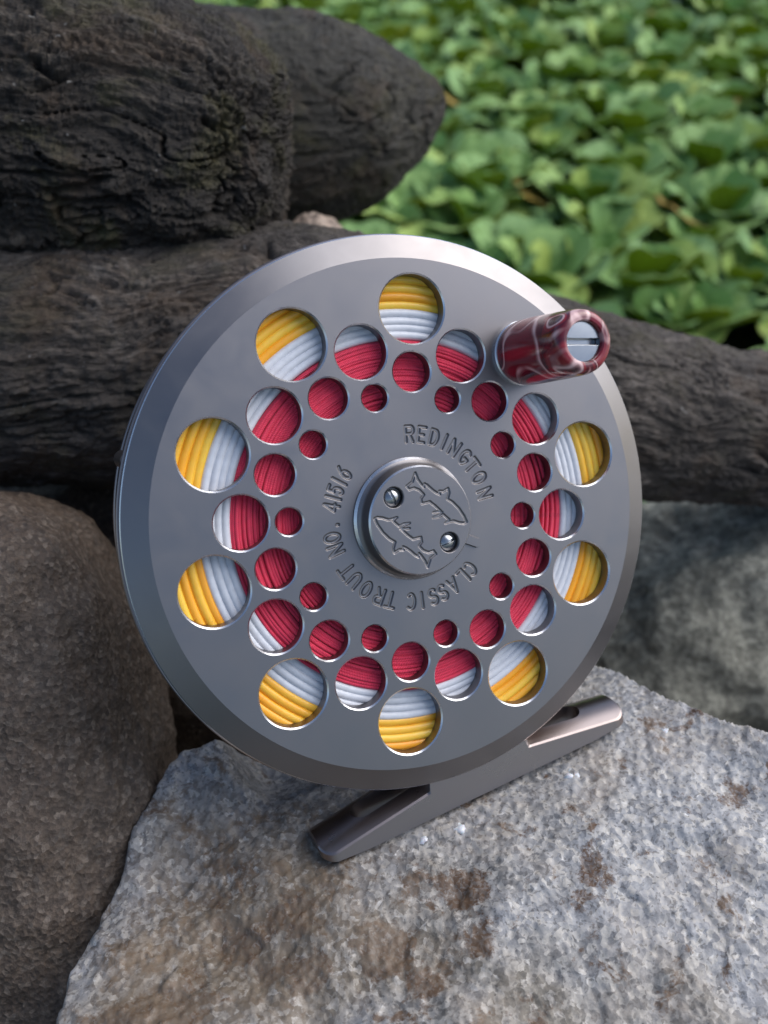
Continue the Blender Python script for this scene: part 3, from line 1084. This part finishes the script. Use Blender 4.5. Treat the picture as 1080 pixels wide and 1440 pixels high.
# line wound on the spool: coils seen edge-on through the ports
def coils(name, r0, r1, dia, m, parent, z0, nseg, nc, wob, layers=2, seed=0, jit=0.1, sag=0.0):
    mb = MB()
    rs = np.random.default_rng(seed)
    att = []
    for ly in range(layers):
        r = r0 + dia * 0.5 + (dia * 0.47 if ly % 2 else 0)
        while r < r1 - dia * 0.3:
            t = np.linspace(0, 2 * np.pi, nseg, endpoint=False)
            ph = rs.uniform(0, 6.28, 5)
            dr = sum(wob / (k + 1) * np.sin((k + 1) * t + ph[k]) for k in range(5))
            dzz = sum(wob * 0.9 / (k + 1) * np.sin((k + 2) * t + ph[-k]) for k in range(5))
            rc = r + dr + rs.normal() * jit * dia * 0.5
            zc = z0 - dia * 0.5 - ly * dia * 0.72 + np.minimum(dzz, dia * 0.35) - abs(rs.normal()) * jit * dia
            c = np.linspace(0, 2 * np.pi, nc, endpoint=False)
            d2 = dia * 0.63
            X = np.stack([(rc[:, None] + d2 * np.cos(c)) * np.cos(t)[:, None], (rc[:, None] + d2 * np.cos(c)) * np.sin(t)[:, None], zc[:, None] + d2 * np.sin(c) + 0 * t[:, None]], -1).reshape(-1, 3)
            mb.grid(X, nseg, nc, cu=True, cv=True, flip=True)
            A = np.stack([np.repeat(t * r / dia, nc), np.tile(c / (2 * np.pi) * 2, nseg), np.full(nseg * nc, r)], 1)
            att.append(A)
            r += dia
    o = mb.build(name, m, parent, MM)
    at_ = o.data.attributes.new('coil', 'FLOAT_VECTOR', 'POINT')
    at_.data.foreach_set('vector', np.concatenate(att).ravel())
    return o


spl = MB()
spl.lathe([(9.0, -4.6), (37.8, -4.6)], 96)
spl.lathe([(9.0, -2.8), (9.0, -4.6)], 96)
spl.build('spool_drum', M_FRAME, reel, MM)
coils('backing_line', 15.2, 26.9, 0.44, M_RED, reel, -2.26, 300, 8, 0.12, 2, 1, 0.22)
coils('pale_fly_line', 26.85, 31.2, 1.08, M_PALE, reel, -2.34, 240, 12, 0.05, 2, 2, 0.06)
coils('yellow_fly_line', 31.25, 37.8, 1.22, M_YEL, reel, -2.34, 240, 12, 0.06, 2, 3, 0.08)

# ------------------------------------------------------------------ WATER LETTUCE
M_LT = mat_leaf('leaf_upper', [(0.0, (0.18, 0.38, 0.12)), (0.35, (0.25, 0.48, 0.135)), (0.7, (0.31, 0.54, 0.135)), (1.0, (0.47, 0.60, 0.09))], 0.5, 0.28)
M_LB = mat_leaf('leaf_underside', [(0.0, (0.26, 0.36, 0.012)), (0.6, (0.34, 0.41, 0.015)), (1.0, (0.44, 0.44, 0.02))], 0.7, 0.48)
M_YT = mat_leaf('leaf_yellowed', [(0.0, (0.42, 0.30, 0.04)), (0.6, (0.50, 0.33, 0.05)), (1.0, (0.40, 0.22, 0.05))], 0.7, 0.25)


def leaf_mesh(k, mats):
    rs = random.Random(k)
    ns, nt_ = 14, 15
    L = 1.0
    W = rs.uniform(0.42, 0.54)
    notch = rs.uniform(-0.03, 0.10)
    curl = rs.uniform(-0.05, 0.38)
    cup = rs.uniform(0.02, 0.20)
    ph = rs.uniform(0, 6)
    pts, uv = [], []
    for i in range(ns):
        s = 1 - (1 - i / (ns - 1)) ** 1.7
        w = W * (0.20 * (1 - s) + 1.18 * s ** 0.95 * math.sqrt(max(0, 1 - s ** 4.5))) * (1 + 0.05 * math.sin(9 * s + ph) * s)
        for j in range(nt_):
            t = -1 + 2 * j / (nt_ - 1)
            x = t * w
            y = L * s - notch * math.exp(-(x / 0.12) ** 2) * s ** 5 + 0.05 * (1 - abs(t)) * 0
            zz = -curl * s ** 2.2 * 0.9 + cup * (x / W) ** 2 * s * 0.7 + 0.010 * math.cos(x / W * 4 * math.pi) * s + 0.04 * math.sin(3.1 * x / W + ph) * s ** 2 + 0.022 * math.sin(7 * x / W + 2 * ph) * s ** 4
            pts.append((x, y, zz)); uv.append((x / W * 3.2, s, 0))
    P = np.array(pts)
    th = 0.012
    mb = MB()
    mb.grid(P + np.array([0, 0, th / 2]), ns, nt_, flip=True)
    mb.grid(P - np.array([0, 0, th / 2]), ns, nt_, mat=1)
    n0 = ns * nt_
    id_ = np.arange(n0).reshape(ns, nt_)
    lp = np.concatenate([id_[:, 0], id_[-1, 1:], id_[-2::-1, -1], id_[0, -2:0:-1]])
    m_ = len(lp)
    mb.add(np.concatenate([P[lp] + [0, 0, th / 2], P[lp] - [0, 0, th / 2]]), [[i, (i + 1) % m_, (i + 1) % m_ + m_, i + m_] for i in range(m_)])
    me = bpy.data.meshes.new('leaf')
    me.from_pydata(np.concatenate(mb.v).tolist(), [], mb.f)
    me.polygons.foreach_set('use_smooth', [True] * len(mb.f))
    for q in mats: me.materials.append(q)
    me.polygons.foreach_set('material_index', mb.m)
    a = me.attributes.new('leafuv', 'FLOAT_VECTOR', 'POINT')
    u = np.array(uv)
    a.data.foreach_set('vector', np.concatenate([u, u, u[lp], u[lp]]).ravel())
    me.update()
    return me


LEAVES = [leaf_mesh(k, (M_LT, M_LB)) for k in range(8)]
LEAVES_Y = [leaf_mesh(50 + k, (M_YT, M_YT)) for k in range(2)]
rs = random.Random(21)


def rosette(x, y, size, rot, yellow=0):
    root = empty('water_lettuce', (x, y, 0.004))
    n = rs.randint(10, 13)
    for i in range(n):
        fr_ = i / (n - 1)                    # 0 outer .. 1 inner
        a = rot + i * 2.39996 + rs.uniform(-0.25, 0.25)
        el = math.radians(20 + 56 * fr_ ** 1.1 + rs.uniform(-10, 12))
        ln = size * (1.0 - 0.45 * fr_) * rs.uniform(0.88, 1.12)
        yl = i < yellow
        o = bpy.data.objects.new('leaf', (LEAVES_Y if yl else LEAVES)[rs.randrange(2 if yl else 8)])
        COL.objects.link(o)
        o.parent = root
        o.matrix_local = (Matrix.Translation((0, 0, 0.004 + 0.006 * fr_)) @ Matrix.Rotation(a, 4, 'Z') @ Matrix.Rotation(el, 4, 'X')
                          @ Matrix.Rotation(rs.uniform(-0.25, 0.25), 4, 'Y') @ Matrix.Diagonal((ln, ln, ln, 1)))
        if yl:
            o['label'] = 'yellowed leaf'
    return root


def cam_px(P):
    d = np.array(P) - CAM
    z = d @ AX_F
    return 540 + FPX * (d @ AX_R) / z, 720 - FPX * (d @ AX_U) / z, z


SP = 0.072
placed = 0
row = 0
y = 0.36
while y < 1.9:
    x = -0.75 + (SP / 2 if row % 2 else 0)
    while x < 0.95:
        xx, yy = x + rs.uniform(-0.022, 0.022), y + rs.uniform(-0.022, 0.022)
        size = rs.uniform(0.056, 0.094)
        px, py, zc = cam_px((xx, yy, 0.02))
        m_ = FPX * size / zc * 1.3
        vis = (-m_ < py < 560 + m_) and (px < 1080 + m_) and (px > 180 - m_)
        if px < 440 and py > 60 + m_: vis = False
        if vis:
            yel = 1 if rs.random() < 0.2 else 0
            r = rosette(xx, yy, size, rs.uniform(0, 6.28), yel)
            if yel:
                setp(r, 'floating water lettuce with one yellowed leaf in the green mat', 'plant', 'water lettuce with a yellow leaf')
            else:
                setp(r, 'green water lettuce rosette in the blurred floating mat behind the log', 'plant', 'green water lettuce rosettes')
            placed += 1
        x += SP
    y += SP * 0.87
    row += 1
print('rosettes', placed)
